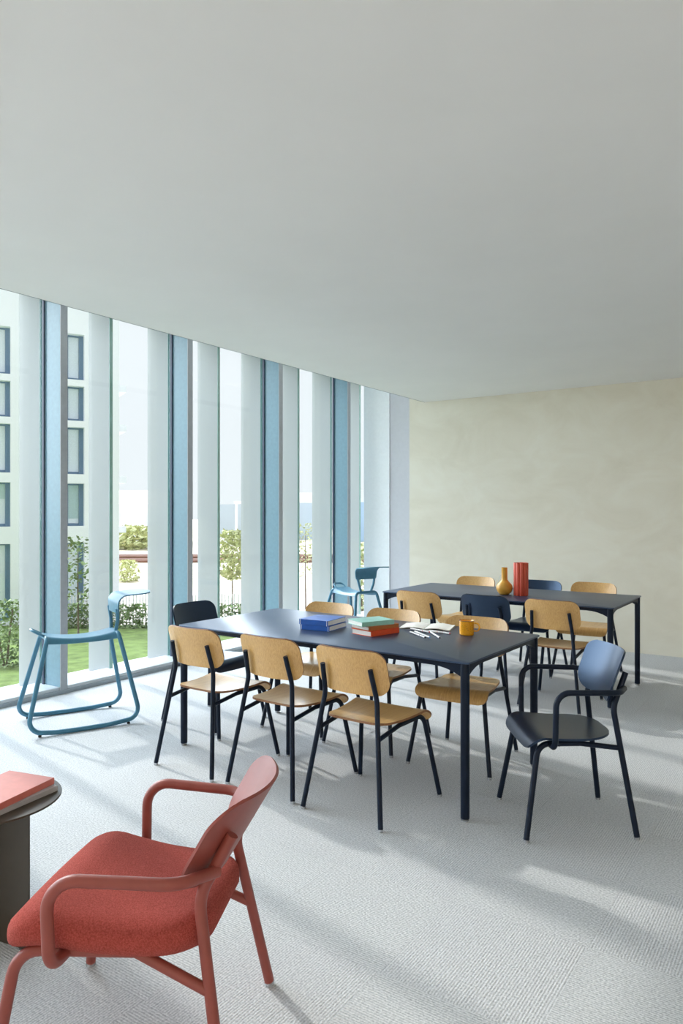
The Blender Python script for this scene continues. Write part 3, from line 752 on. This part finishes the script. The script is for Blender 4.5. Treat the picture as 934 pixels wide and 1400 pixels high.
# ------------------------------------------------------------------ books and small things
PAPER = M('paper_pages', (0.80, 0.79, 0.76, 1), 0.9, var=0.08, nscale=260)
def book(label, cat, loc, rz, w, d, h, cover_m, group=None, bands=None, page_m=None):
    """spine along local -y edge; w along x, d along y"""
    t = thing('book', label, cat, loc, rz, group)
    bm = bmesh.new(); c = .0025
    add_box(bm, -w/2, w/2, -d/2, d/2, 0, c, 0, .0008); add_box(bm, -w/2, w/2, -d/2, d/2, h-c, h, 0, .0008); add_box(bm, -w/2, w/2, -d/2, -d/2+c, c, h-c)
    obj('cover', bm, cover_m, t, smooth=False)
    obj('pages', box(-w/2+.004, w/2-.004, -d/2+c, d/2-.004, c, h-c), page_m or PAPER, t, smooth=False)
    if bands:
        bm = bmesh.new()
        for x in (-w/2+.008, w/2-.008): add_box(bm, x-.0015, x+.0015, -d/2-.0006, -d/2+.0002, .0008, h-.0008)
        obj('spine_band', bm, bands, t, smooth=False)
    return t
BB = M('blue_book_cloth', (0.014, 0.105, 0.46, 1), 0.45, spec=0.5); WH = M('white_print', (0.8, 0.82, 0.85, 1), 0.6)
OR = M('orange_red_cover', (0.72, 0.075, 0.012, 1), 0.5); BO = M('burnt_orange_cover', (0.42, 0.13, 0.025, 1), 0.5)
TE = M('teal_glare_cover', (0.30, 0.60, 0.53, 1), 0.45); SAL = M('salmon_cover', (0.60, 0.17, 0.135, 1), 0.45); SIL = M('grey_cover', (0.42, 0.41, 0.42, 1), 0.4)  # teal base lightened to include glare on the cover
ZT = .7402
book('blue cloth book lying on the near table, lower of the two blue ones', 'book', (-2.515, 3.500, ZT), R(6), .196, .215, .030, BB, 'blue books on the near table', WH)
book('blue cloth book on top of the other blue book', 'book', (-2.520, 3.497, ZT+.0302), R(5), .196, .215, .031, BB, 'blue books on the near table', WH)
def rot_book(*a, **k): return book(*a, **k)
book('orange-red book at the bottom of the pile of three on the near table', 'book', (-2.165, 3.520, ZT), R(76), .225, .160, .030, OR, 'pile of three books on the near table')
book('burnt-orange book in the middle of the pile of three on the near table', 'book', (-2.175, 3.530, ZT+.0302), R(72), .225, .160, .022, BO, 'pile of three books on the near table')
book('teal book with glare-pale top on the pile of three on the near table', 'book', (-2.190, 3.510, ZT+.0524), R(64), .215, .160, .026, TE, 'pile of three books on the near table')
# turn the three so that their spines face the viewer's right
for o in list(COL.objects):
    if o.get('group') == 'pile of three books on the near table' and o.get('category') == 'book': o.rotation_euler.z += 0.0
book('grey book underneath the salmon one on the bronze side table', 'book', (-2.300, 1.365, .4703), R(98), .26, .21, .017, SIL)
book('salmon book on top of the grey one on the bronze side table', 'book', (-2.305, 1.365, .4875), R(104), .25, .20, .022, SAL)

# open notebook
nb = thing('notebook', 'open notebook with blank white pages on the near table', 'notebook', (-2.01, 3.86, ZT), R(16))
bm = bmesh.new(); add_box(bm, -.155, .155, -.105, .105, 0, .002); obj('cover', bm, SIL, nb, smooth=False)
for sx in (-1, 1):
    def ps(x, s, sx=sx):
        xx = sx*(.076)+x; e = abs(xx)/.15; return (xx, -.1+s, .0045+.008*math.sin(min(1, e*1.15)*math.pi)**.8+.001*e)
    obj('page_block', shell(ps, lambda s: .074, .2, .004, 4, 16), PAPER, nb)
obj('ribbon', box(-.003, .003, -.10, .10, .0040, .0046), TE, nb, smooth=False)
# felt pens
def pen(label, a, c, ring_col, z=0.0):
    a = Vector((a[0], a[1], 0)); c = Vector((c[0], c[1], 0)); v = c-a; ln = v.length
    t = thing('felt_pen', label, 'pen', (a.x, a.y, ZT+.0052+z), math.atan2(v.y, v.x), 'felt pens on the near table')
    b1 = bmesh.new(); tube(b1, [(0, 0, 0), (ln*.66, 0, 0)], .0048, 12); obj('barrel', b1, WH, t)
    b1 = bmesh.new(); tube(b1, [(ln*.66, 0, 0), (ln*.97, 0, 0)], .0052, 12); obj('pen_cap', b1, WH, t)
    b1 = bmesh.new(); tube(b1, [(ln*.97, 0, 0), (ln, 0, 0)], .0049, 12, radii=[.0049, .0035]); obj('cap_end', b1, ring_col, t)
    b1 = bmesh.new(); tube(b1, [(ln*.645, 0, 0), (ln*.66, 0, 0)], .0054, 12); obj('color_ring', b1, ring_col, t)
    return t
BLK = M('black_plastic', (0.02, 0.02, 0.025, 1), 0.4); PINK = M('pink_plastic', (0.75, 0.14, 0.18, 1), 0.4); REDP = M('red_plastic', (0.6, 0.05, 0.03, 1), 0.4); BLUP = M('blue_plastic', (0.05, 0.2, 0.5, 1), 0.4)
pen('white felt pen with black end, leftmost of the scattered pens', (-2.005, 3.640), (-1.846, 3.522), BLK)
pen('white felt pen with blue end, second from left of the scattered pens', (-1.990, 3.668), (-1.826, 3.538), BLUP)
pen('white felt pen with black end in the middle of the scattered pens', (-1.905, 3.700), (-1.775, 3.556), BLK)
pen('white felt pen with pink end lying along the notebook edge', (-1.965, 3.700), (-1.822, 3.728), PINK)
pen('white felt pen with red end lying beneath the pink one', (-2.030, 3.690), (-1.880, 3.640), REDP, .0102)
pen('white felt pen with pink end nearest the mug', (-1.935, 3.742), (-1.790, 3.715), PINK)

# enamel mug
def enamel():
    b = NB('speckled_yellow_enamel'); p = b.n('ShaderNodeBsdfPrincipled'); v = b.coords()
    vo = b.n('ShaderNodeTexVoronoi'); vo.inputs['Scale'].default_value = 130; b.l(v, vo.inputs['Vector'])
    b.l(b.ramp(vo.outputs['Distance'], [(0.0, (0.12, 0.05, 0.01, 1)), (0.16, (0.25, 0.1, 0.01, 1)), (0.22, (0.86, 0.38, 0.014, 1)), (1, (0.90, 0.41, 0.016, 1))]), p.inputs['Base Color'])
    p.inputs['Roughness'].default_value = 0.18; p.inputs['Coat Weight'].default_value = 0.4; b.l(p.outputs[0], b.out.inputs[0]); return b.m
mg = thing('mug', 'speckled yellow enamel mug with dark rim on the near table', 'mug', (-1.712, 3.765, ZT), R(10)); mg.scale = (.95, .95, .92)
EN = enamel()
bm = bmesh.new(); lathe(bm, [(0, .002), (.040, 0), (.0425, .003), (.043, .010), (.0435, .082), (.0445, .086), (.043, .087), (.0415, .084), (.041, .012), (0, .010)], 40); obj('body', bm, EN, mg, angle=60)
bm = bmesh.new(); tube(bm, [(.0445*math.cos(6.2832*k/40), .0445*math.sin(6.2832*k/40), .0868) for k in range(40)], .0013, 8, closed=True); obj('rim', bm, BLK, mg)
hp_ = fillet([(.042, 0, .074), (.072, 0, .072), (.078, 0, .045), (.066, 0, .024), (.042, 0, .026)], .016, 6)
bm = bmesh.new(); tube(bm, hp_, .0048, 10); hh = obj('handle', bm, EN, mg)

# vases on the far table
OCH = M('ochre_ceramic', (0.66, 0.34, 0.045, 1), 0.38, spec=0.5, var=0.08)
vz = thing('vase', 'ochre bottle vase with a long neck and wire handle on the far table', 'vase', (-2.283, 5.775, ZT), R(-30))
bm = bmesh.new(); lathe(bm, [(0, 0), (.030, 0), (.044, .006), (.060, .028), (.068, .052), (.066, .072), (.054, .092), (.036, .110), (.025, .124), (.0245, .150), (.0245, .222), (.0255, .226), (.022, .227), (.020, .215), (.020, .13), (0, .125)], 40)
obj('body', bm, OCH, vz, angle=60)
bm = bmesh.new(); tube(bm, fillet([(-.024, 0, .170), (-.060, 0, .150), (-.082, 0, .110), (-.074, 0, .070), (-.064, 0, .060)], .04), .0016, 8); obj('handle', bm, SHEDM, vz)
CORAL = M('coral_red_ceramic', (0.62, 0.085, 0.045, 1), 0.42, spec=0.5, var=0.05)
rv = thing('vase', 'tall ribbed coral-red vase on the far table', 'vase', (-2.150, 5.800, ZT), 0)
def lobes(u): return 1-.16*(1-abs(math.sin(u*math.pi*9)))**1.6
bm = bmesh.new(); lathe(bm, [(0, 0), (.060, 0), (.061, .003), (.061, .268), (.0595, .270), (.054, .269), (.053, .26), (.053, .02), (0, .015)], 144, (0, 0, 0), 0, lobes)
obj('body', bm, CORAL, rv, angle=50)
